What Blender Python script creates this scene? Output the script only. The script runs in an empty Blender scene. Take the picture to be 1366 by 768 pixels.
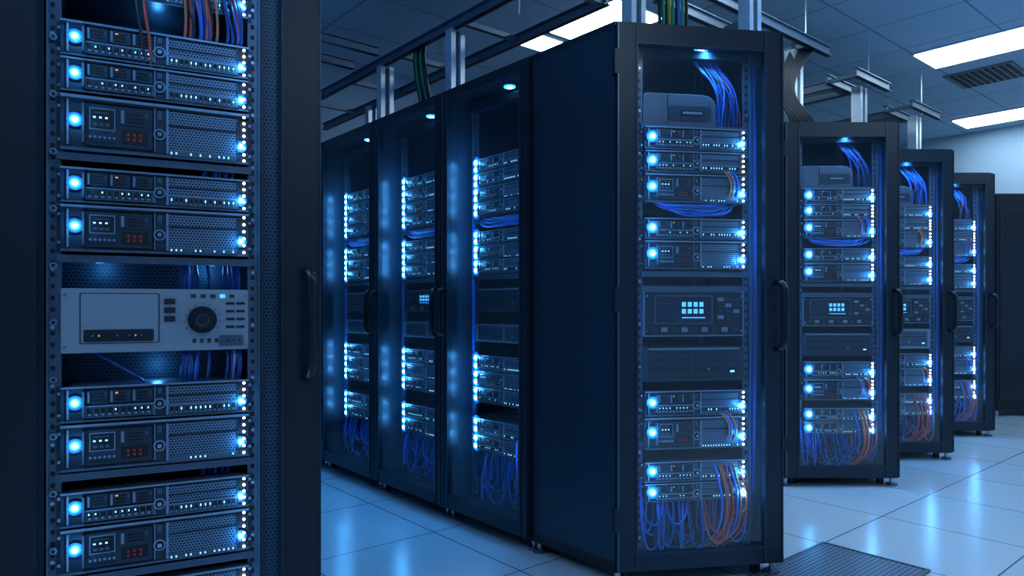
import bpy, math, random
from mathutils import Vector
rng = random.Random(7)
C, S = .7666, .6421
YAW = -math.atan2(S, C)
def W(cx, cz):            # metres right / ahead of the viewer's spot -> room axes
    return (C*cx + S*cz, -S*cx + C*cz)

# ------------------------------------------------------------ materials
def nt(name):
    m = bpy.data.materials.new(name); m.use_nodes = True
    return m, m.node_tree, m.node_tree.nodes['Principled BSDF']
def pm(name, col, rough=.45, metal=0., emit=None, es=0., var=.12, nscale=30., spec=.5, samp=True):
    m, t, b = nt(name)
    b.inputs['Roughness'].default_value = rough
    b.inputs['Metallic'].default_value = metal
    b.inputs['Specular IOR Level'].default_value = spec
    if emit:
        b.inputs['Base Color'].default_value = (*col, 1)
        b.inputs['Emission Color'].default_value = (*emit, 1)
        b.inputs['Emission Strength'].default_value = es
        if not samp: m.cycles.emission_sampling = 'NONE'
    else:
        tc = t.nodes.new('ShaderNodeTexCoord'); n = t.nodes.new('ShaderNodeTexNoise')
        n.inputs['Scale'].default_value = nscale; n.inputs['Detail'].default_value = 2
        mx = t.nodes.new('ShaderNodeMix'); mx.data_type = 'RGBA'
        mx.inputs[6].default_value = (*[c*(1-var) for c in col], 1)
        mx.inputs[7].default_value = (*[min(1, c*(1+var)) for c in col], 1)
        t.links.new(tc.outputs['Object'], n.inputs['Vector'])
        t.links.new(n.outputs['Fac'], mx.inputs[0])
        t.links.new(mx.outputs[2], b.inputs['Base Color'])
    return m
def mth(t, op, a, b=None, c=None):
    n = t.nodes.new('ShaderNodeMath'); n.operation = op
    for i, v in enumerate((a, b, c)):
        if v is None: continue
        if isinstance(v, (int, float)): n.inputs[i].default_value = v
        else: t.links.new(v, n.inputs[i])
    return n.outputs[0]
def perf(name, ax, pitch, base, hole, rough=.4, metal=.6, r2=.1):
    m, t, b = nt(name)
    tc = t.nodes.new('ShaderNodeTexCoord'); sp = t.nodes.new('ShaderNodeSeparateXYZ')
    t.links.new(tc.outputs['Object'], sp.inputs[0])
    p = mth(t, 'MULTIPLY', sp.outputs[ax[0]], 1/pitch); q = mth(t, 'MULTIPLY', sp.outputs[ax[1]], 1.155/pitch)
    off = mth(t, 'MULTIPLY', mth(t, 'FLOORED_MODULO', mth(t, 'FLOOR', q), 2), .5)
    p = mth(t, 'ADD', p, off)
    fa = mth(t, 'SUBTRACT', mth(t, 'FRACT', p), .5); fb = mth(t, 'SUBTRACT', mth(t, 'FRACT', q), .5)
    d = mth(t, 'ADD', mth(t, 'MULTIPLY', fa, fa), mth(t, 'MULTIPLY', fb, fb))
    h = mth(t, 'LESS_THAN', d, r2)
    mx = t.nodes.new('ShaderNodeMix'); mx.data_type = 'RGBA'
    mx.inputs[6].default_value = (*base, 1); mx.inputs[7].default_value = (*hole, 1)
    t.links.new(h, mx.inputs[0]); t.links.new(mx.outputs[2], b.inputs['Base Color'])
    t.links.new(mth(t, 'MULTIPLY', mth(t, 'SUBTRACT', 1, h), metal), b.inputs['Metallic'])
    b.inputs['Roughness'].default_value = rough
    return m
def gridmat(name, pitch, ox, oy, base, seam, rough, sw=.006, var=.08):
    m, t, b = nt(name)
    tc = t.nodes.new('ShaderNodeTexCoord'); sp = t.nodes.new('ShaderNodeSeparateXYZ')
    t.links.new(tc.outputs['Object'], sp.inputs[0])
    x = mth(t, 'DIVIDE', mth(t, 'SUBTRACT', sp.outputs[0], ox), pitch)
    y = mth(t, 'DIVIDE', mth(t, 'SUBTRACT', sp.outputs[1], oy), pitch)
    def edge(v):
        f = mth(t, 'FRACT', v)
        return mth(t, 'MINIMUM', f, mth(t, 'SUBTRACT', 1, f))
    e = mth(t, 'MINIMUM', edge(x), edge(y))
    line = mth(t, 'LESS_THAN', e, sw/pitch/2)
    wn = t.nodes.new('ShaderNodeTexWhiteNoise'); wn.noise_dimensions = '2D'
    cb = t.nodes.new('ShaderNodeCombineXYZ')
    t.links.new(mth(t, 'FLOOR', x), cb.inputs[0]); t.links.new(mth(t, 'FLOOR', y), cb.inputs[1])
    t.links.new(cb.outputs[0], wn.inputs['Vector'])
    n = t.nodes.new('ShaderNodeTexNoise'); n.inputs['Scale'].default_value = 60; n.inputs['Detail'].default_value = 3
    t.links.new(tc.outputs['Object'], n.inputs['Vector'])
    f = mth(t, 'ADD', mth(t, 'MULTIPLY', wn.outputs['Value'], .6), mth(t, 'MULTIPLY', n.outputs['Fac'], .3))
    m1 = t.nodes.new('ShaderNodeMix'); m1.data_type = 'RGBA'
    m1.inputs[6].default_value = (*[c*(1-var) for c in base], 1); m1.inputs[7].default_value = (*[c*(1+var) for c in base], 1)
    t.links.new(f, m1.inputs[0])
    m2 = t.nodes.new('ShaderNodeMix'); m2.data_type = 'RGBA'
    t.links.new(line, m2.inputs[0]); t.links.new(m1.outputs[2], m2.inputs[6]); m2.inputs[7].default_value = (*seam, 1)
    t.links.new(m2.outputs[2], b.inputs['Base Color'])
    t.links.new(mth(t, 'ADD', rough, mth(t, 'MULTIPLY', n.outputs['Fac'], .03)), b.inputs['Roughness'])
    return m

BLK = pm('black_paint', (.004, .006, .010), .42)
NAVY = pm('navy_powder_coat', (.015, .034, .060), .36, .15)
FRM = pm('rack_frame_steel', (.015, .025, .039), .36, .3)
CHS = pm('server_chassis', (.048, .064, .086), .36, .6)
PNL = pm('server_panel', (.018, .025, .036), .4, .3)
EDG = pm('brushed_edge', (.34, .42, .52), .3, .8)
RAIL = pm('rail_steel', (.12, .155, .20), .35, .7)
SCR = pm('screw_steel', (.5, .56, .65), .25, 1.)
SLV = pm('silver_fascia', (.30, .34, .38), .42, .35, nscale=80, var=.05)
POST = pm('galvanised_post', (.55, .64, .72), .35, .5)
TRAY = pm('tray_steel', (.12, .17, .23), .45, .5)
HOLE = pm('slot_black', (.002, .003, .005), .6)
PERF = perf('perforated_bezel', (0, 2), .0088, (.18, .25, .34), (.003, .004, .007), r2=.115)
PERFB = perf('perforated_panel', (0, 2), .0125, (.040, .070, .11), (.001, .002, .004), .42, .4, .13)
PERFT = perf('perforated_lid', (0, 1), .009, (.12, .16, .22), (.008, .010, .016), .4, .5)
PERFF = perf('perforated_floor', (0, 1), .022, (.20, .26, .33), (.01, .014, .02), .4, .5, .13)
BLUE = pm('led_core', (.5, .8, 1), emit=(.34, .78, 1), es=16, samp=False)
BLU2 = pm('led_lens_and_halo', (.05, .3, 1), emit=(.04, .44, 1), es=3.8, samp=False)  # rack lamp lens, and inner glow ring painted around LEDs
BLU3 = pm('led_halo_mid', (.02, .1, .4), emit=(.01, .22, .95), es=1.2, samp=False)
BLU4 = pm('led_halo_outer', (.02, .06, .2), emit=(.01, .17, .80), es=.35, samp=False)  # faint outer ring, LED bloom put into the colour
STRIP = pm('added_fill_strip', (.05, .2, 1), emit=(.05, .36, 1), es=10)  # blue fill added inside the racks
STRIPD = pm('added_fill_strip_dim', (.05, .2, 1), emit=(.05, .36, 1), es=4)
WARM = pm('led_warm', (1, .9, .7), emit=(1, .92, .80), es=6, samp=False)
DOT = pm('indicator_pale', (.2, .4, .8), emit=(.22, .64, 1), es=2.4, samp=False)
RED = pm('red_readout', (.08, .01, .01), emit=(1, .10, .06), es=.08, samp=False)
ORG = pm('amber_led', (.4, .15, .02), emit=(1, .50, .2), es=.6, samp=False)
CYAN = pm('lcd_cyan', (.2, .6, 1), emit=(.08, .42, 1), es=1.3, samp=False)
LCD = pm('lcd_glass', (.01, .02, .04), .12)
RUB = pm('handle_black', (.008, .009, .012), .28)
def tinted(name, col, g=.07):
    m = bpy.data.materials.new(name); m.use_nodes = True; t = m.node_tree; t.nodes.clear()
    o = t.nodes.new('ShaderNodeOutputMaterial'); mx = t.nodes.new('ShaderNodeMixShader')
    tr = t.nodes.new('ShaderNodeBsdfTransparent'); gl = t.nodes.new('ShaderNodeBsdfGlossy')
    tr.inputs[0].default_value = (*col, 1); gl.inputs['Roughness'].default_value = .06
    n = t.nodes.new('ShaderNodeTexNoise'); n.inputs['Scale'].default_value = 3
    t.links.new(mth(t, 'ADD', mth(t, 'MULTIPLY', n.outputs['Fac'], .02), g), mx.inputs[0])
    t.links.new(tr.outputs[0], mx.inputs[1]); t.links.new(gl.outputs[0], mx.inputs[2]); t.links.new(mx.outputs[0], o.inputs[0])
    return m
GLS = tinted('door_glass', (.96, .985, 1.0), .045)
CB = {'b': pm('cable_blue', (.03, .17, .70), .35), 'n': pm('cable_navy', (.02, .065, .26), .4),
      'r': pm('cable_red', (.60, .07, .05), .4), 'k': pm('cable_black', (.014, .016, .02), .45),
      'g': pm('cable_green', (.03, .38, .18), .45), 'y': pm('cable_yellow', (.5, .38, .06), .45), 'w': pm('cable_grey', (.35, .42, .5), .45),
      'o': pm('cable_orange', (.60, .18, .07), .4)}
def plight(name, e, c, r):
    l = bpy.data.lights.new(name, 'POINT'); l.energy = e; l.color = c; l.shadow_soft_size = r; return l
LEDL = plight('led_light', .42, (.06, .42, 1), .004)
LEDN = plight('led_light_near', .24, (.06, .42, 1), .003)
BAY = plight('added_bay_fill', .30, (.06, .38, 1), .01)  # added fill, not an LED of the rack

# ------------------------------------------------------------ mesh builder
class MB:
    def __init__(s): s.v = []; s.f = []; s.m = []; s.mats = []; s.sm = []; s.lamps = []
    def mi(s, mat):
        if mat not in s.mats: s.mats.append(mat)
        return s.mats.index(mat)
    def add(s, vs, fs, mat, smooth=False):
        b = len(s.v); s.v += vs; k = s.mi(mat)
        for f in fs: s.f.append([b+i for i in f]); s.m.append(k); s.sm.append(smooth)
    def box(s, x0, x1, y0, y1, z0, z1, mat):
        if x1 < x0: x0, x1 = x1, x0
        if y1 < y0: y0, y1 = y1, y0
        if z1 < z0: z0, z1 = z1, z0
        s.add([(x0,y0,z0),(x1,y0,z0),(x1,y1,z0),(x0,y1,z0),(x0,y0,z1),(x1,y0,z1),(x1,y1,z1),(x0,y1,z1)],
              [(3,2,1,0),(4,5,6,7),(0,1,5,4),(1,2,6,5),(2,3,7,6),(3,0,4,7)], mat)
    def prism(s, pts, z0, z1, mat):     # CCW footprint, extruded in z
        n = len(pts)
        s.add([(x,y,z0) for x,y in pts]+[(x,y,z1) for x,y in pts],
              [tuple(range(n-1,-1,-1)), tuple(range(n,2*n))]+[(i,(i+1)%n,n+(i+1)%n,n+i) for i in range(n)], mat)
    def face(s, pts, y0, y1, mat):      # CCW (x,z) outline seen from -Y, extruded back
        n = len(pts)
        s.add([(x,y0,z) for x,z in pts]+[(x,y1,z) for x,z in pts],
              [tuple(range(n)), tuple(range(2*n-1,n-1,-1))]+[(i,n+i,n+(i+1)%n,(i+1)%n) for i in range(n)], mat)
    def rrect(s, x0, x1, z0, z1, r, y0, y1, mat, n=4):
        pts = []
        for cx, cz, a in ((x1-r,z0+r,-90),(x1-r,z1-r,0),(x0+r,z1-r,90),(x0+r,z0+r,180)):
            for i in range(n+1):
                t = math.radians(a+90*i/n); pts.append((cx+r*math.cos(t), cz+r*math.sin(t)))
        s.face(pts, y0, y1, mat)
    def cyl(s, cx, cz, y0, y1, r, mat, n=12):
        s.face([(cx+r*math.cos(2*math.pi*i/n), cz+r*math.sin(2*math.pi*i/n)) for i in range(n)], y0, y1, mat)
    def cylz(s, cx, cy, z0, z1, r, mat, n=12):
        s.prism([(cx+r*math.cos(2*math.pi*i/n), cy+r*math.sin(2*math.pi*i/n)) for i in range(n)], z0, z1, mat)
    def ring(s, cx, cz, y, r0, r1, mat, n=14):
        a = [2*math.pi*i/n for i in range(n)]
        s.add([(cx+r0*math.cos(t), y, cz+r0*math.sin(t)) for t in a]+[(cx+r1*math.cos(t), y, cz+r1*math.sin(t)) for t in a],
              [(i,n+i,n+(i+1)%n,(i+1)%n) for i in range(n)], mat)
    def dome(s, cx, cz, y, r, mat, n=10, k=3, flat=.7):
        vs = []
        for j in range(k):
            p = j/k*math.pi/2
            for i in range(n):
                t = 2*math.pi*i/n
                vs.append((cx+r*math.cos(p)*math.cos(t), y-r*flat*math.sin(p), cz+r*math.cos(p)*math.sin(t)))
        vs.append((cx, y-r*flat, cz)); fs = []
        for j in range(k-1):
            for i in range(n): fs.append((j*n+i, j*n+(i+1)%n, (j+1)*n+(i+1)%n, (j+1)*n+i))
        for i in range(n): fs.append(((k-1)*n+i, (k-1)*n+(i+1)%n, k*n))
        s.add(vs, fs, mat, True)
    def led(s, x, z, y, r, lamp=True):
        s.cyl(x, z, y-.0008, y+.002, r*2.5, BLU4, 16)  # stepped glowing discs imitate the halo around each LED
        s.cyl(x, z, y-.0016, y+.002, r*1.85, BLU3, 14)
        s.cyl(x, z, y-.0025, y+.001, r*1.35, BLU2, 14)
        s.dome(x, z, y-.0025, r*.88, BLUE)
        if lamp: s.lamps.append((x, y-.022, z))
    def build(s, name, parent=None, ld=None):
        me = bpy.data.meshes.new(name); me.from_pydata(s.v, [], s.f)
        for m in s.mats: me.materials.append(m)
        me.polygons.foreach_set('material_index', s.m); me.polygons.foreach_set('use_smooth', s.sm); me.update()
        o = bpy.data.objects.new(name, me); bpy.context.collection.objects.link(o)
        if parent: o.parent = parent
        for x, y, z in s.lamps: lamp_at(parent, ld or LEDL, x, y, z)
        return o
def lamp_at(parent, ld, x, y, z):
    l = bpy.data.objects.new('led_or_fill_light', ld); bpy.context.collection.objects.link(l); l.parent = parent; l.location = (x, y, z)
def empty(name, loc=(0,0,0), rz=0.):
    e = bpy.data.objects.new(name, None); e.empty_display_size = .2; e.location = loc; e.rotation_euler = (0,0,rz)
    bpy.context.collection.objects.link(e); return e
def tubes(name, parent, items, r=.004, res=1):
    cu = bpy.data.curves.new(name, 'CURVE'); cu.dimensions = '3D'; cu.bevel_depth = r; cu.bevel_resolution = res; cu.resolution_u = 5
    cu.use_fill_caps = True
    ms = []
    for pts, mat in items:
        if mat not in ms: ms.append(mat); cu.materials.append(mat)
        sp = cu.splines.new('NURBS'); sp.points.add(len(pts)-1)
        for i, p in enumerate(pts): sp.points[i].co = (*p, 1)
        sp.order_u = min(4, len(pts)); sp.use_endpoint_u = True; sp.material_index = ms.index(mat)
    o = bpy.data.objects.new(name, cu); bpy.context.collection.objects.link(o)
    if parent: o.parent = parent
    return o

# ------------------------------------------------------------ equipment
def bay(mb, xa, xb, za, zb, y):          # hot-swap drive carrier
    w = xb-xa; h = zb-za
    mb.box(xa, xb, y-.005, y, za, zb, CHS)
    mb.box(xa+w*.06, xa+w*.16, y-.009, y-.004, za+h*.1, zb-h*.1, EDG)
    for i in range(3): mb.box(xa+w*.26, xb-w*.22, y-.0062, y-.0045, za+h*(.18+.24*i), za+h*(.30+.24*i), HOLE)
    mb.box(xb-w*.15, xb-w*.07, y-.0065, y-.0045, za+h*.55, za+h*.8, RAIL)
def server(mb, x0, x1, z0, z1, y, style, lr, depth=.42, leds=(.55,), rled=True, fwd=.022):
    w = x1-x0; h = z1-z0; X = lambda f: x0+f*w; Z = lambda f: z0+f*h
    for ex in (x0-.012, x1-.014):
        mb.box(ex, ex+.026, y-.005, y+.0, z0+.002, z1-.002, CHS)
        for fz in (.2, .8): mb.cyl(ex+(.007 if ex < x0 else .019), Z(fz), y-.010, y-.004, min(.005, h*.08), SCR, 8)
    y -= fwd
    mb.box(x0+.006, x1-.006, y+.006, y+depth, z0+.003, z1-.003, CHS)
    mb.box(x0+.02, x1-.02, y+.02, y+depth-.02, z1-.0035, z1-.0015, PERFT)
    mb.box(x0, x1, y-.003, y+.007, z0+.001, z1-.001, PNL)
    mb.box(x0, x1, y-.012, y-.002, Z(.94), z1-.001, EDG)
    mb.box(x0, x1, y-.010, y-.002, Z(.90), Z(.94), HOLE)
    mb.box(x0, x1, y-.009, y-.002, z0+.001, Z(.06), RAIL)
    mb.box(X(.545), X(.935), y-.008, y-.002, Z(.10), Z(.88), PERF)
    mb.box(X(.535), X(.548), y-.014, y-.002, Z(.08), Z(.9), EDG)
    mb.box(X(.93), X(.94), y-.012, y-.002, Z(.08), Z(.9), CHS)
    mb.box(X(.548), X(.93), y-.011, y-.007, Z(.60), Z(.635), PNL)
    zc = Z(.42); rr = min(.016, h*.23)
    mb.box(X(.475), X(.53), y-.008, y-.002, Z(.08), Z(.88), CHS)
    mb.cyl(X(.50), zc, y-.016, y-.002, rr, EDG, 14); mb.cyl(X(.50), zc, y-.019, y-.015, rr*.72, HOLE, 12); mb.cyl(X(.50), zc, y-.022, y-.018, rr*.4, SCR, 8)
    mb.box(X(.49), X(.512), y-.012, y-.006, Z(.70), Z(.86), RAIL)
    mb.box(X(.472), X(.477), y-.012, y-.002, Z(.1), Z(.9), EDG)
    if style == 0:
        for k in range(3): bay(mb, X(.125+k*.115), X(.233+k*.115), Z(.50), Z(.87), y-.004)
        mb.box(X(.12), X(.47), y-.010, y-.002, Z(.12), Z(.42), RAIL)
        mb.box(X(.12), X(.47), y-.0125, y-.009, Z(.42), Z(.455), EDG)
        n = 10
        for i in range(n):
            a = X(.130+.335*i/n); mb.box(a, a+.026*w, y-.0112, y-.009, Z(.16), Z(.38), HOLE)
            mb.box(a+.004*w, a+.020*w, y-.0122, y-.011, Z(.17), Z(.23), EDG)
            if rng.random() < .5: mb.box(a+.005*w, a+.012*w, y-.0122, y-.011, Z(.30), Z(.35), DOT)
        mb.box(X(.55), X(.93), y-.0125, y-.007, Z(.08), Z(.34), RAIL)
        mb.box(X(.55), X(.93), y-.0150, y-.012, Z(.34), Z(.37), EDG)
        for i in range(14):
            a = X(.556+.372*i/14); mb.box(a, a+.019*w, y-.0135, y-.012, Z(.12), Z(.30), HOLE)
            mb.box(a+.003*w, a+.014*w, y-.0142, y-.0133, Z(.13), Z(.17), EDG)
            if rng.random() < .65: mb.box(a+.005*w, a+.012*w, y-.0145, y-.0133, Z(.21), Z(.28), DOT)
        mb.box(X(.27), X(.285), y-.0115, y-.0085, Z(.76), Z(.80), ORG)
    else:
        mb.box(X(.12), X(.46), y-.009, y-.002, Z(.12), Z(.86), CHS)
        mb.box(X(.14), X(.27), y-.0105, y-.008, Z(.40), Z(.80), EDG)
        mb.box(X(.146), X(.264), y-.0115, y-.010, Z(.425), Z(.775), HOLE)
        for i in range(3):
            mb.box(X(.16+i*.03), X(.172+i*.03), y-.0125, y-.011, Z(.61), Z(.64), DOT)
            mb.box(X(.16+i*.03), X(.181+i*.03), y-.0125, y-.011, Z(.47), Z(.53), RAIL)
        mb.box(X(.165), X(.24), y-.0125, y-.011, Z(.70), Z(.72), RAIL)
        mb.box(X(.30), X(.44), y-.0115, y-.008, Z(.20), Z(.46), HOLE)
        for i in range(3):
            for j in range(2): mb.box(X(.33+i*.032), X(.343+i*.032), y-.0123, y-.011, Z(.25+j*.09), Z(.30+j*.09), RED)
        bay(mb, X(.29), X(.45), Z(.53), Z(.82), y-.007)
        for i in range(6): mb.cyl(X(.145+i*.024), Z(.27), y-.012, y-.008, min(.0038, h*.05), EDG, 8)
        for i in range(9): mb.box(X(.14+i*.015), X(.148+i*.015), y-.0105, y-.008, Z(.16), Z(.2), HOLE)
        mb.box(X(.55), X(.93), y-.0125, y-.007, Z(.05), Z(.15), RAIL)
        for i in range(14):
            if rng.random() < .5: mb.box(X(.56+i*.0265), X(.567+i*.0265), y-.0135, y-.012, Z(.08), Z(.12), DOT)
    mb.box(X(.105), X(.105)+.006, y-.018, y-.002, Z(.15), Z(.85), RAIL)
    mb.box(X(.03), X(.04), y-.010, y-.002, Z(.1), Z(.9), EDG)
    for i, fz in enumerate(leds): mb.led(X(.07), Z(fz), y-.010, lr, lamp=(i == 0))
    nr = max(3, int(h/.019))
    for i in range(nr):
        zz = Z((i+.6)/(nr+.2)); mb.dome(X(.972), zz, y-.010, lr*.52, WARM, 8, 2)
    if rled: mb.led(X(.952), Z(.35), y-.009, lr*.9)

def lcd_unit(mb, x0, x1, z0, z1, y):
    w = x1-x0; h = z1-z0; X = lambda f: x0+f*w; Z = lambda f: z0+f*h
    mb.box(x0+.005, x1-.005, y, y+.4, z0, z1, BLK)
    mb.rrect(x0, x1, z0, z1, .006, y-.012, y, EDG)
    mb.rrect(X(.015), X(.985), Z(.03), Z(.97), .004, y-.015, y-.011, BLK)
    mb.rrect(X(.10), X(.68), Z(.27), Z(.90), .004, y-.018, y-.014, RAIL)
    mb.rrect(X(.115), X(.665), Z(.30), Z(.87), .003, y-.020, y-.017, LCD)
    for i in range(4):
        for j in range(2): mb.box(X(.37+i*.058), X(.37+i*.058)+w*.038, y-.0215, y-.0195, Z(.50+j*.15), Z(.50+j*.15)+h*.10, CYAN)
    mb.box(X(.37), X(.6), y-.0215, y-.0195, Z(.40), Z(.42), CYAN)
    for i in range(3): mb.box(X(.14), X(.2+i*.03), y-.021, y-.0195, Z(.45+i*.13), Z(.46+i*.13), RAIL)
    for i in range(3):
        for j in range(4): mb.box(X(.73+i*.08), X(.79+i*.08), y-.018, y-.014, Z(.38+j*.13), Z(.46+j*.13), EDG if (i+j) % 3 == 0 else CHS)
    for i in range(9): mb.box(X(.07+i*.1), X(.13+i*.1), y-.018, y-.014, Z(.1), Z(.2), EDG if i % 2 else CHS)
    for ex in (X(.03), X(.97)):
        for fz in (.12, .88): mb.cyl(ex, Z(fz), y-.018, y-.014, .004, SCR, 8)
def drive_unit(mb, x0, x1, z0, z1, y, pale=False):
    w = x1-x0; h = z1-z0; X = lambda f: x0+f*w; Z = lambda f: z0+f*h
    mb.box(x0+.005, x1-.005, y, y+.4, z0, z1, BLK)
    mb.rrect(x0, x1, z0, z1, .005, y-.012, y, SLV if pale else CHS)
    for a, b in ((.05, .47), (.50, .95)):
        mb.box(X(a), X(b), y-.0135, y-.011, Z(.1), Z(.9), RAIL if pale else PNL)
        for i in range(5): mb.box(X(a+.02), X(b-.02), y-.015, y-.013, Z(.2+i*.13), Z(.245+i*.13), HOLE if i % 2 else CHS)
    mb.box(X(.05), X(.95), y-.016, y-.012, Z(.91), Z(.96), EDG)
    mb.cyl(X(.64), Z(.35), y-.018, y-.013, .005, EDG, 10)
    mb.box(X(.86), X(.9), y-.0165, y-.0145, Z(.25), Z(.30), DOT)
def top_box(mb, x0, x1, z0, z1, y):
    w = x1-x0; h = z1-z0
    pts = [(x0,z0),(x1,z0),(x1,z0+h*.72),(x1-w*.03,z0+h*.86),(x1-w*.10,z1-h*.03),(x1-w*.2,z1),(x0+.01,z1),(x0,z1-.01)]
    mb.face(pts, y, y+.3, SLV)
    mb.face([(x0+(a-x0)*.97+.004, z0+(b-z0)*.94+.003) for a, b in pts], y-.005, y, RAIL)
    mb.rrect(x0+w*.34, x0+w*.93, z0+h*.14, z0+h*.62, .012, y-.008, y-.004, CHS)
    mb.box(x0+w*.5, x0+w*.83, y-.0095, y-.0075, z0+h*.30, z0+h*.48, HOLE)
    mb.box(x0+w*.53, x0+w*.8, y-.0105, y-.009, z0+h*.36, z0+h*.43, EDG)
    mb.box(x0+w*.32, x0+w*.325, y-.008, y-.004, z0, z1-h*.03, HOLE)
def group(mb, x0, x1, za, zb, y, fr, styles, lr, leds=(.55,)):
    tot = sum(fr); z = zb
    for i, (f, st) in enumerate(zip(fr, styles)):
        hh = (zb-za)*f/tot
        server(mb, x0, x1, z-hh+.002, z-.002, y, st, lr, rled=(i % 2 == 0) or len(fr) < 3, leds=leds)
        z -= hh
def shelf(mb, x0, x1, z, y):
    mb.box(x0-.01, x1+.01, y-.012, y+.4, z-.008, z, FRM)
    mb.box(x0-.01, x1+.01, y-.018, y-.010, z-.020, z+.001, RAIL)

def rails(mb, xa, xb, y, z0, z1, wd=.028):
    for x in (xa-wd, xb):
        mb.box(x, x+wd, y-.002, y+.004, z0, z1, RAIL)
        mb.box(x if x < xa else x+wd-.004, (x if x < xa else x+wd-.004)+.004, y-.014, y+.03, z0, z1, RAIL)
        z = z0+.02; k = 0
        while z < z1-.02:
            mb.box(x+.009, x+.019, y-.0035, y-.001, z, z+.012, HOLE)
            if k % 5 == 0: mb.cyl(x+.014, z+.022, y-.010, y-.002, .0055, SCR, 8)
            z += .032; k += 1

def handle(name, parent, x, y, z0, z1, out=.045, r=.011, side=0.):
    pts = [(x,y,z0),(x,y-out*.5,z0+.0),(x+side,y-out,z0+.012),(x+side,y-out,z0+.05),(x+side,y-out,(z0+z1)/2),(x+side,y-out,z1-.05),(x+side,y-out,z1-.012),(x,y-out*.5,z1),(x,y,z1)]
    tubes(name, parent, [(pts, RUB)], r, 4)

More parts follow.
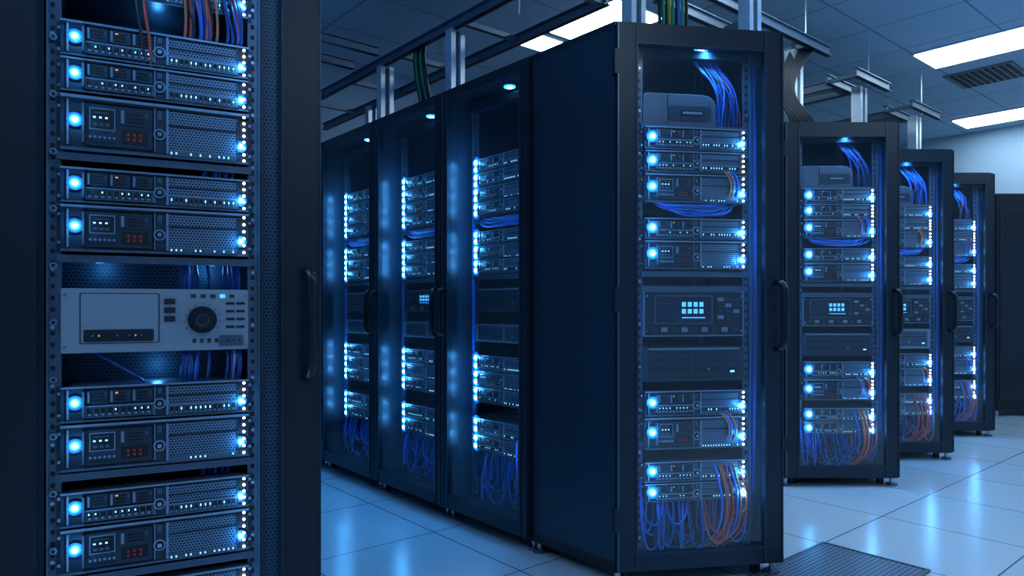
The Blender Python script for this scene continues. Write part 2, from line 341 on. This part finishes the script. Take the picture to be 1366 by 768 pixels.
def rack(origin, rz, w, d, H=2.06, sl=.08, sr=.079, ex=(.127,.529), ye=.06, foot=None, variant=0, handles=('r',), lr=.0095, eq='std', topr=.075, hz=(.86, 1.11), name='server_rack'):
    P = empty(name, (origin[0], origin[1], 0), rz)
    fp = foot or [(0,0),(w,0),(w,d),(0,d)]
    cx = sum(p[0] for p in fp)/4; cy = sum(p[1] for p in fp)/4
    mb = MB()
    ins = [(p[0]+(cx-p[0])*.06, p[1]+(cy-p[1])*.06) for p in fp]
    for p in ins:
        mb.cylz(p[0], p[1], 0, .012, .028, RAIL); mb.cylz(p[0], p[1], .012, .05, .012, SCR)
        mb.cylz(p[0]+(cx-p[0])*.15, p[1]+(cy-p[1])*.1, 0, .045, .02, RUB)
    mb.prism(fp, .045, .085, BLK)
    mb.prism(fp, H-.03, H, FRM)
    mb.prism([(p[0]+(cx-p[0])*.04, p[1]+(cy-p[1])*.04) for p in fp], H, H+.006, FRM)
    def wall(p, q, t, mat, za=.085, zb=H-.03):
        dx, dy = q[0]-p[0], q[1]-p[1]; L = math.hypot(dx, dy); n = (-dy/L*t, dx/L*t)
        mb.prism([p, q, (q[0]+n[0], q[1]+n[1]), (p[0]+n[0], p[1]+n[1])], za, zb, mat)
    wall(fp[1], fp[2], .02, NAVY); wall(fp[2], fp[3], .015, PERFB); wall(fp[3], fp[0], .02, NAVY)
    mb.box(.0, .035, -.002, .05, .05, H-.03, FRM); mb.box(w-.035, w, -.002, .05, .05, H-.03, FRM)
    y0, y1 = -.024, -.003
    zb, zt = .055, H-.012
    mb.box(.003, sl, y0, y1, zb, zt, FRM); mb.box(w-sr, w-.003, y0, y1, zb, zt, FRM)
    mb.box(sl, w-sr, y0, y1, zt-topr, zt, FRM); mb.box(sl, w-sr, y0, y1, zb, zb+.065, FRM)
    for a, b in ((sl-.008, sl), (w-sr, w-sr+.008), (.003, .008), (w-.008, w-.003)): mb.box(a, b, y0-.004, y0, zb+.002, zt-.002, NAVY if a > .01 else RAIL)
    mb.box(sl, w-sr, y0-.004, y0, zt-topr, zt-topr+.006, NAVY); mb.box(sl, w-sr, y0-.004, y0, zb+.059, zb+.065, NAVY)
    if handles == ('r',):
        for hzv in (.20, 1.0, 1.86): mb.box(-.008, .008, y0-.005, y1+.01, hzv, hzv+.09, FRM)
    mb.box(sl, w-sr, .01, .03, .085, .11, FRM); mb.box(.03, w-.03, ye-.01, ye+.02, H-.10, H-.07, FRM)
    rails(mb, ex[0], ex[1], ye, .11, H-.08)
    mb.box(ex[1]+.028, w-.02, ye+.02, ye+.024, .09, H-.03, PERFB); mb.box(.02, ex[0]-.028, ye+.02, ye+.024, .09, H-.03, PERFB)
    rx0, rx1 = ex[0], ex[1]
    for xx in (rx0+.02, rx1-.05): mb.box(xx, xx+.03, ye+.30, ye+.33, .09, H-.04, RAIL)
    mb.box(rx0-.03, rx1+.03, ye+.34, ye+.344, .09, H-.05, PERFB)
    for sx, sm in ((sl-.030, STRIP), (w-sr+.018, STRIPD)):  # strips added behind the stiles to wash the equipment in blue
        mb.box(sx, sx+.012, .0, .012, .25, H-.15, sm)
    mb.build('cabinet_frame', P)
    g = MB(); g.box(sl, w-sr, -.016, -.011, zb+.065, zt-topr, GLS); g.build('glass_door', P)
    for i, hs in enumerate(handles):
        handle('door_handle_%d' % (i+1), P, (w-.03) if hs == 'r' else .03, y0, hz[0], hz[1], side=(.012 if hs == 'r' else -.012))
    l = MB(); lx = w*.58
    l.cylz(lx, .10, H-.045, H-.03, .035, RAIL, 16); l.cylz(lx, .10, H-.05, H-.044, .026, BLU2, 16); l.cylz(lx, .10, H-.053, H-.049, .012, BLUE, 12)
    l.build('lamp', P)
    sd = bpy.data.lights.new('rack_lamp', 'SPOT'); sd.energy = 13; sd.color = (.08, .42, 1); sd.spot_size = math.radians(150); sd.spot_blend = 1; sd.shadow_soft_size = .02
    so = bpy.data.objects.new('lamp_light', sd); bpy.context.collection.objects.link(so); so.parent = P; so.location = (lx, .04, H-.075); so.rotation_euler = (math.radians(-4), 0, 0)
    e = MB(); a, b = rx0, rx1
    if eq == 'std':
        if variant != 3: top_box(e, a+.005, b-.11, 1.704, 1.825, ye)
        shelf(e, a, b, 1.702, ye)
        group(e, a, b, 1.405, 1.694, ye, (1, .95, 1.25), (0, 0, 1), lr)
        group(e, a, b, 1.155, 1.352, ye, (.9, 1.2), (0, 1), lr)
        shelf(e, a, b, 1.150, ye)
        shelf(e, a, b, 1.095, ye)
        lcd_unit(e, a, b, .905, 1.078, ye)
        drive_unit(e, a, b, .735, .866, ye, pale=(variant == 2))
        group(e, a, b, .480, .705, ye, (1, 1.25), (0, 1), lr)
        group(e, a, b, .285, .440, ye, (1, .9), (0, 0), lr)
    else:
        L2 = (.78, .28)
        group(e, a, b, 1.44, 1.72, ye, (1,)*4, (0, 0, 1, 0), lr, L2)
        shelf(e, a, b, 1.435, ye)
        group(e, a, b, 1.17, 1.375, ye, (1,)*3, (0, 1, 0), lr, L2)
        shelf(e, a, b, 1.165, ye)
        lcd_unit(e, a, b, .99, 1.105, ye) if variant % 2 else drive_unit(e, a, b, .99, 1.105, ye)
        drive_unit(e, a, b, .85, .935, ye, pale=True)
        group(e, a, b, .56, .79, ye, (1,)*3, (0, 1, 0), lr, L2)
        group(e, a, b, .33, .49, ye, (1,)*2, (0, 0), lr, L2)
    e.build('rack_equipment', P)
    it = []
    row = eq != 'std'
    for i in range(38):       # hanging loops at the bottom
        xa = rng.uniform(a+.01, b-.05); xb = xa+rng.uniform(-.16, .26); xb = max(a-.01, min(b+.02, xb)); zl = rng.uniform(.11, .25)
        yy = ye+rng.uniform(-.045, .03)
        it.append(([(xa, ye-.01, .34), (xa, yy, .27), (xa+(xb-xa)*.1, yy, zl), ((xa+xb)/2, yy, zl-.03), (xa+(xb-xa)*.9, yy, zl), (xb, yy+.01, .27), (xb, ye+.0, .38)], CB[rng.choice('bnbnknb' if (xa+xb)/2 < b-.12 or row else 'rorbn')]))
    for i in range(8):        # red / orange risers, lower right
        x = b-.09+rng.uniform(-.02, .08)
        it.append(([(x-.02, ye-.03, .42), (x, ye-.05, .34), (x+.012, ye-.05, .24), (x-.01, ye-.04, .15), (x-.08, ye-.02, .11)], CB[rng.choice('rbobn' if row else 'rrorb')]))
    for i in range(16):        # drop from the top
        xa = b-.10+rng.uniform(-.03, .07); xb = b-.09+rng.uniform(-.02, .09)
        it.append(([(xa-.09, ye+.05, H-.04), (xa-.06, ye+.03, H-.12), (xa, ye-.0, 1.88), (xb, ye-.005+rng.uniform(-.01,.02), 1.78), (xb, ye+.02, 1.68)], CB[rng.choice('bnnnknr')]))
    for i in range(22):       # patching between groups
        xa = rng.uniform(a+.02, a+.18); xb = rng.uniform(b-.18, b-.01); z = (1.380 if not row else 1.405)+rng.uniform(-.020, .018)
        it.append(([(xa, ye-.005, z+.04), (xa+.02, ye-.025, z), ((xa+xb)/2, ye-.02+rng.uniform(-.01,.01), z+rng.uniform(-.014,.01)), (xb-.02, ye-.025, z), (xb, ye-.005, z+.04)], CB[rng.choice('bbbn')]))
    for i in range(5):
        x = b+.030+rng.uniform(0, .03)
        it.append(([(x, ye+.012, .3), (x+rng.uniform(-.006,.006), ye-.0, .7), (x+rng.uniform(-.006,.006), ye+.0, 1.2), (x, ye-.0, 1.7), (x, ye+.01, 1.95)], CB[rng.choice('nkn')]))
    for i in range(8):        # arcs on the right of the servers
        zc = (1.48, .56)[i % 2]; x = b-.05+rng.uniform(-.04, .02)
        it.append(([(x-.03, ye-.02, zc+.06), (x+.01, ye-.05, zc+.04), (x+.02, ye-.05, zc-.02), (x, ye-.02, zc-.06)], CB[rng.choice('rob')]))
    if row:
        for i in range(10):   # drape behind the left rail and down the right
            x = a-.02+rng.uniform(-.005, .012)
            it.append(([(x, ye+.01, .3), (x-.01, ye-.01, .6), (x+.008, ye-.012, 1.05), (x-.006, ye-.01, 1.5), (x, ye+.01, 1.75)], CB[rng.choice('nkb')])) if i < 3 else None
    tubes('patch_cables', P, [q for q in it if q], .0040)
    return P

# ------------------------------------------------------------ facing racks (end of each row)
A = W(.375, 2.545)
rack(A, YAW+math.radians(9.25), .653, .9, foot=[(0,0),(.653,0),(.673,.924),(-.231,.39)])
for cx0, cz0, vr in ((1.54, 3.95, 0), (2.277, 4.63, 2), (3.115, 5.45, 3)):
    rack(W(cx0, cz0), YAW, .645, .9, variant=vr, lr=.0125)

# ------------------------------------------------------------ side row, doors facing the aisle
ts = [.455, 1.085, 1.745, 2.44, 3.12]
for i in range(4):
    w = ts[i+1]-ts[i]-.006
    rack((A[0], A[1]+ts[i+1]-.003), -math.pi/2, w, 1.05, sl=.05, sr=.05, ex=(.095, w-.085), ye=.12, variant=i, eq='row',
         handles=(('l',) if i == 0 else ('l', 'r')), lr=.0115, hz=(.88, 1.10), topr=.05)

# ------------------------------------------------------------ near rack, open front
def near_rack():
    ox, oy = W(-1.428, 1.816); P = empty('server_rack', (ox, oy, 0), YAW+math.radians(27.1))
    w, d, H = .91, .85, 2.2; a, b = .215, .695
    mb = MB(); fp = [(0,0),(w,0),(w,d),(0,d)]
    for x in (.06, w-.06):
        for y in (.06, d-.06): mb.cylz(x, y, 0, .012, .03, RAIL); mb.cylz(x, y, .012, .05, .014, SCR)
    mb.prism(fp, .045, .09, BLK); mb.prism(fp, H-.04, H, FRM)
    mb.box(0, .02, 0, d, .09, H-.04, NAVY); mb.box(w-.02, w, 0, d, .09, H-.04, NAVY); mb.box(.02, w-.02, d-.02, d, .09, H-.04, PERFB)
    mb.box(0, .160, -.03, 0, .05, H, BLK); mb.box(.160, .176, -.010, 0, .09, H-.04, BLK)
    mb.box(.796, w, -.03, .0, .05, H, BLK); mb.box(.790, .796, -.034, .0, .05, H, FRM); mb.box(w-.005, w, -.034, -.03, .05, H, NAVY)
    mb.box(.15, .796, -.03, 0, H-.09, H, BLK); mb.box(.15, .796, -.03, 0, .05, .12, BLK)
    mb.box(.733, .790, .0, .004, .09, H-.04, PERFB)
    mb.box(.730, .734, -.012, .05, .09, H-.04, FRM)
    mb.box(.786, .79, -.012, .03, .09, H-.04, FRM)
    rails(mb, a, b, .0, .12, H-.1, .034)
    z = .2
    while z < 2.0:
        mb.cyl(a-.017, z, -.02, -.003, .009, EDG, 12); mb.cyl(a-.017, z, -.024, -.019, .005, HOLE, 8)
        z += .155
    for xx in (a+.03, b-.06): mb.box(xx, xx+.03, .25, .28, .09, H-.04, RAIL)
    mb.box(a-.03, b+.03, .20, .204, .1, H-.05, PERFB)
    mb.build('cabinet_frame', P)
    for x, z in ((.3, 1.135), (.6, 1.135), (.45, .83), (.45, 1.84), (.6, 2.05)): lamp_at(P, BAY, x, .09, z)  # added blue lights that brighten the gaps between units
    handle('door_handle', P, .862, -.03, .80, 1.13, out=.055, r=.014, side=.012)
    e = MB(); lr = .0080
    for z0, z1, st in ((1.885,1.985,0),(1.703,1.800,0),(1.605,1.699,0),(1.445,1.598,1),(1.302,1.400,0),(1.168,1.298,1),(.700,.800,0),(.567,.696,1),(.415,.512,0),(.285,.411,1),(.14,.24,0)):
        server(e, a, b, z0, z1, 0, st, lr, depth=.22)
    for z in (1.44, 1.16, .56, .275): 
        e.box(a-.01, b+.01, -.012, .19, z-.008, z, FRM); e.box(a-.01, b+.01, -.018, -.010, z-.020, z+.001, RAIL)
    z0, z1 = .890, 1.069; ww = b-a; hh = z1-z0; X = lambda f: a+f*ww; Z = lambda f: z0+f*hh
    e.box(a+.006, b-.006, 0, .19, z0, z1, CHS); e.rrect(a, b, z0, z1, .005, -.016, 0, SLV)
    e.rrect(X(.09), X(.50), Z(.14), Z(.93), .005, -.0175, -.015, CHS); e.rrect(X(.097), X(.493), Z(.155), Z(.915), .005, -.019, -.016, SLV)
    e.rrect(X(.11), X(.47), Z(.17), Z(.36), .004, -.021, -.018, PNL)
    for i in range(10):
        e.box(X(.15+i*.031), X(.166+i*.031), -.0225, -.0205, Z(.20), Z(.30), HOLE)
        if i in (0, 1, 4, 6, 7, 8): e.box(X(.153+i*.031), X(.160+i*.031), -.0232, -.022, Z(.25), Z(.28), ORG if i % 2 else EDG)
    for k, zc in enumerate((.80, .66, .52)):
        e.rrect(X(.525), X(.585), Z(zc-.045), Z(zc+.045), .002, -.021, -.015, PNL)
        e.box(X(.535), X(.575), -.022, -.0205, Z(zc-.01), Z(zc+.01), CHS)
    cx, cz = X(.735), Z(.50)
    e.cyl(cx, cz, -.019, -.015, .044, EDG, 36); e.cyl(cx, cz, -.022, -.018, .040, PNL, 36)
    e.cyl(cx, cz, -.045, -.021, .032, RUB, 28); e.cyl(cx, cz, -.050, -.044, .027, BLK, 28); e.ring(cx, cz, -.0505, .015, .017, RAIL, 24)
    for i in range(28):
        t = 2*math.pi*i/28; px, pz = cx+.0325*math.cos(t), cz+.0325*math.sin(t); e.box(px-.0015, px+.0015, -.043, -.022, pz-.0015, pz+.0015, HOLE)
    for i in range(11):
        t = math.radians(-30+i*24); px, pz = cx+.048*math.cos(t), cz+.048*math.sin(t); e.cyl(px, pz, -.018, -.0155, .0018, PNL, 6)
    for i in range(5): e.box(X(.67+i*.055), X(.70+i*.055), -.0175, -.0155, Z(.86), Z(.92), CYAN if i == 3 else CHS)
    for i in range(2):
        for j in range(4): e.box(X(.87+i*.06), X(.92+i*.06), -.019, -.015, Z(.36+j*.13), Z(.40+j*.13), PNL)
    for i in range(7): e.box(X(.68+i*.042), X(.70+i*.042), -.018, -.015, Z(.12), Z(.19), CHS)
    e.rrect(X(.83), X(.97), Z(.06), Z(.24), .003, -.0185, -.015, RAIL)
    for i in range(4): e.cyl(X(.855+i*.03), Z(.15), -.021, -.018, .0035, PNL if i else RED, 8)
    for fx in (.018, .982):
        for fz in (.1, .9): e.cyl(X(fx), Z(fz), -.019, -.015, .0042, SCR, 10)
    e.build('rack_equipment', P, LEDN)
    it = []
    for i in range(24):
        xa = b-.16+rng.uniform(-.02, .14)
        it.append(([(xa-.06, .06, H-.06), (xa-.05, .02, 2.08), (xa-.01, -.04, 1.99), (xa+.01, -.05, 1.88+rng.uniform(-.02,.02)), (xa+.02+rng.uniform(-.02,.02), -.034, 1.80), (xa, .01, 1.76)], CB[rng.choice('bbnnrnko')]))
    for i in range(2):
        xa = a+.19+rng.uniform(-.02, .02)
        it.append(([(xa, .05, H-.06), (xa+.01, -.02, 2.0), (xa, -.045, 1.86), (xa+.03, -.044, 1.76), (xa+.025, -.02, 1.69)], CB['rk'[i]]))
    for i in range(14):
        xa = b-.20+rng.uniform(0, .18)
        it.append(([(xa, .03, .90), (xa+.01, .0, .87), (xa+rng.uniform(-.02,.02), -.004, .83), (xa, .02, .79)], CB[rng.choice('bnnwn')]))
        it.append(([(xa, .05, 1.17), (xa, .03, 1.12), (xa+rng.uniform(-.02,.02), .03, 1.09), (xa, .05, 1.06)], CB[rng.choice('bnn')]))
    for i in range(8):
        xa = b-.16+rng.uniform(0, .14)
        it.append(([(xa, .03, 1.44), (xa+.01, .0, 1.42), (xa+rng.uniform(-.02,.02), .002, 1.415), (xa, .02, 1.39)], CB[rng.choice('bbn')]))
        it.append(([(xa, .05, .57), (xa, .02, .54), (xa+rng.uniform(-.02,.02), .03, .52), (xa, .05, .5)], CB[rng.choice('bbn')]))
    it.append(([(a+.06, .03, .90), (a+.12, .0, .86), (a+.17, .0, .83), (a+.2, .03, .80)], CB['n']))
    for i in range(5):
        x = b+.04+rng.uniform(0, .02)
        it.append(([(x, .02, .2), (x+.004, .03, .8), (x-.004, .025, 1.4), (x, .03, 2.1)], CB['k']))
    tubes('patch_cables', P, it, .0042)
near_rack()

# ------------------------------------------------------------ dark storage cabinet far right
def cabinet(cx0, cz0):
    o = W(cx0, cz0); P = empty('storage_cabinet', (o[0], o[1], 0), YAW); mb = MB(); w, d, H = .74, .6, 2.06
    for x in (.06, w-.06):
        for y in (.06, d-.06): mb.cylz(x, y, 0, .05, .02, SCR)
    mb.box(0, w, 0, d, .05, H, NAVY)
    for xa, xb in ((.01, .365), (.375, .73)):
        mb.box(xa, xb, -.02, 0, .07, H-.02, BLK); mb.box(xa+.03, xb-.03, -.024, -.02, .15, H-.1, FRM)
        for i in range(9):
            for zz in (.25, 1.62): mb.box(xa+.07, xb-.07, -.028, -.023, zz+i*.03, zz+i*.03+.012, BLK)
    mb.build('body', P)
    handle('door_handle_1', P, .33, -.024, .95, 1.15, r=.009); handle('door_handle_2', P, .41, -.024, .95, 1.15, r=.009)
cabinet(4.46, 6.45)

# ------------------------------------------------------------ overhead trays, posts
def post(mb, x, y, z0, z1, s=.085):
    h = s/2
    mb.box(x-h, x+h, y-h, y+h, z0, z0+.01, POST)
    mb.box(x-h, x-h*.35, y-h*.6, y+h*.6, z0, z1, POST); mb.box(x+h*.35, x+h, y-h*.6, y+h*.6, z0, z1, POST)
    mb.box(x-h*.4, x+h*.4, y-h*.1, y+h*.1, z0, z1, TRAY)
def ladder(mb, x0, y0, x1, y1, wdt, z, hgt=.05, rung=.6):
    L = math.hypot(x1-x0, y1-y0); ux, uy = (x1-x0)/L, (y1-y0)/L; nx, ny = -uy, ux
    def bar(a, b, t, za, zb, m):
        dx, dy = b[0]-a[0], b[1]-a[1]; l = math.hypot(dx, dy); px, py = -dy/l*t/2, dx/l*t/2
        mb.prism([(a[0]-px,a[1]-py),(b[0]-px,b[1]-py),(b[0]+px,b[1]+py),(a[0]+px,a[1]+py)], za, zb, m)
    for s in (0, wdt):
        bar((x0+nx*s, y0+ny*s), (x1+nx*s, y1+ny*s), .012, z, z+hgt, TRAY)
        bar((x0+nx*s, y0+ny*s), (x1+nx*s, y1+ny*s), .04, z+hgt-.006, z+hgt, TRAY); bar((x0+nx*s, y0+ny*s), (x1+nx*s, y1+ny*s), .04, z, z+.006, TRAY)
    t = .03
    while t < L:
        a = (x0+ux*t, y0+uy*t); bar(a, (a[0]+nx*wdt, a[1]+ny*wdt), .03, z+.005, z+.03, TRAY); t += rung
CE = 3.0
def tray(fn):
    T = empty('overhead_cable_tray'); mb = MB(); it = []; fn(mb, it); mb.build('steelwork', T)
    if it: tubes('tray_cables', T, it, .008)
def t_row(mb, it):
    ladder(mb, 2.42, 2.2, 2.42, 5.22, .38, 2.42)
    for (x, y) in ((2.06, 2.91), (2.06, 3.62), (2.40, 4.4)): post(mb, x, y, 2.067, 2.42)
    for i in range(7):
        y = 3.15+i*.016
        it.append(([(2.12, y+.1, 2.47), (2.06, y+.05, 2.44), (2.02, y, 2.34), (2.04, y-.01, 2.2), (2.08, y, 2.07)], CB['kkgkkgk'[i]]))
    for (x, y) in ((2.22, 2.6), (2.22, 4.9)): mb.cylz(x, y, 2.45, CE, .006, POST, 8)
tray(t_row)
def t_cross(mb, it):
    ladder(mb, -1.6, 3.60, 2.0, 3.60, .30, 2.47)
    for (x, y) in ((-.6, 3.75), (.9, 3.75)): mb.cylz(x, y, 2.48, CE, .006, POST, 8)
tray(t_cross)
def t_one(mb, it):
    for p in (W(.475, 2.72), W(.955, 2.80)): post(mb, p[0], p[1], 2.067, CE, .085)
    for i in range(9):
        p = W(.60+i*.013, 2.83)
        it.append(([(p[0]+.06, p[1]+.1, 2.96), (p[0]+.03, p[1]+.03, 2.5), (p[0]+.01*(i % 3), p[1], 2.3), (p[0], p[1], 2.07)], CB['kgkygkbgk'[i]]))
tray(t_one)
for k, (x, y, xs) in enumerate(((4.13, 2.20, 2.9), (5.18, 2.26, 4.9), (6.33, 2.31, 6.0))):
    def t_n(mb, it):
        post(mb, x, y, 2.067, 2.60, .11)
        ladder(mb, xs, y-.10, x+.25, y-.10, .20, 2.60, .06)
        ladder(mb, x+.10, y+.12, x+.10, 5.22, .24, 2.60, .06)
        mb.cylz(x-.02, 4.6, 2.61, CE, .006, POST, 8); mb.cylz(x+.15, y, 2.65, CE, .006, POST, 8)
        if k == 0:
            for i in range(9):
                o = i*.018; b0 = W(1.75+o, 4.35); b1 = W(1.62+o*.6, 4.25); b2 = W(1.70+o, 4.2)
                it.append(([(b0[0], b0[1], 2.66), (b0[0]-.02, b0[1]-.03, 2.63), (b1[0], b1[1], 2.45), (b1[0], b1[1], 2.25), (b2[0], b2[1], 2.14), (b2[0]+.02, b2[1]+.02, 2.07)], CB['k']))
    tray(t_n)

# ------------------------------------------------------------ room shell
X0, X1, Y0, Y1 = -3.2, 9.14, -3.0, 5.25
FLR = gridmat('floor_tiles', .6, 2.95, 1.44, (.50, .63, .74), (.08, .12, .16), .20, .006, .04)
CEL = gridmat('ceiling_tiles', .6, 3.37, .98, (.40, .56, .70), (.20, .30, .39), .8, .014)
WAL = pm('wall_paint', (.32, .45, .58), .7, nscale=4, var=.04)
def slab(name, x0, x1, y0, y1, z0, z1, mat): m = MB(); m.box(x0, x1, y0, y1, z0, z1, mat); return m.build(name)
slab('floor', X0, X1, Y0, Y1, -.1, 0, FLR); slab('ceiling', X0, X1, Y0, Y1, CE, CE+.1, CEL)
slab('wall_north', X0, X1, Y1, Y1+.1, 0, CE, WAL); slab('wall_east', X1, X1+.1, Y0, Y1, 0, CE, WAL)
slab('wall_south', X0, X1, Y0-.1, Y0, 0, CE, WAL); slab('wall_west', X0-.1, X0, Y0, Y1, 0, CE, WAL)
slab('baseboard_east', X1-.015, X1, Y0, Y1, 0, .1, NAVY); slab('baseboard_north', X0, X1-.015, Y1-.015, Y1, 0, .1, NAVY)
LIT = pm('light_diffuser', (1, 1, 1), emit=(.66, .86, 1), es=11.5)
def panel(x0, y0, y1, w=.45):
    m = MB(); m.box(x0-.02, x0+w+.02, y0-.02, y1+.02, CE-.012, CE, POST); m.box(x0, x0+w, y0, y1, CE-.018, CE-.010, LIT); m.build('ceiling_light_panel')
for x in (3.40, 5.94):
    panel(x, .97, 2.17); panel(x, -1.6, -.4)
panel(8.36, 1.2, 2.68); panel(8.36, -1.6, -.4)
panel(3.40, 3.0, 3.66); panel(3.40, 3.76, 3.98)
panel(.9, -1.6, -.4); panel(-1.6, .9, 2.1)
v = MB(); v.box(6.70, 7.20, 1.72, 2.22, CE-.015, CE, TRAY)
for i in range(9): v.box(6.73, 7.17, 1.75+i*.05, 1.775+i*.05, CE-.022, CE-.014, HOLE)
v.build('ceiling_air_vent')
g = MB(); g.box(2.35, 2.95, 1.02, 1.44, 0, .006, PERFF)
for a, b, c, d in ((2.35,2.95,1.02,1.03),(2.35,2.95,1.43,1.44),(2.35,2.36,1.02,1.44),(2.94,2.95,1.02,1.44)): g.box(a, b, c, d, .006, .009, RAIL)
g.build('perforated_floor_tile')
TUB = pm('blue_fill_tube', (.1, .3, 1), emit=(.05, .38, 1), es=36)  # added out of view for blue fill light
def fill_batten(x, y, ln):
    m = MB(); m.box(x-.03, x+.03, y, y+ln, CE-.05, CE, POST); m.box(x-.022, x+.022, y+.02, y+ln-.02, CE-.056, CE-.049, TUB); m.build('added_fill_batten')
fill_batten(.2, -1.2, 2.4); fill_batten(-.9, 1.6, 1.8); fill_batten(4.8, -1.0, 2.4)

wd = bpy.data.worlds.new('w'); bpy.context.scene.world = wd; wd.use_nodes = True
wd.node_tree.nodes['Background'].inputs[0].default_value = (.02, .05, .1, 1)
cam = bpy.data.cameras.new('cam'); co = bpy.data.objects.new('camera', cam); bpy.context.collection.objects.link(co)
co.location = (0, 0, 1.02); co.rotation_euler = (math.pi/2, 0, YAW); cam.sensor_width = 36; cam.lens = 930/1366*36; cam.shift_y = 24/1366; cam.clip_start = .05
bpy.context.scene.camera = co
bpy.context.scene.view_settings.view_transform = 'Standard'
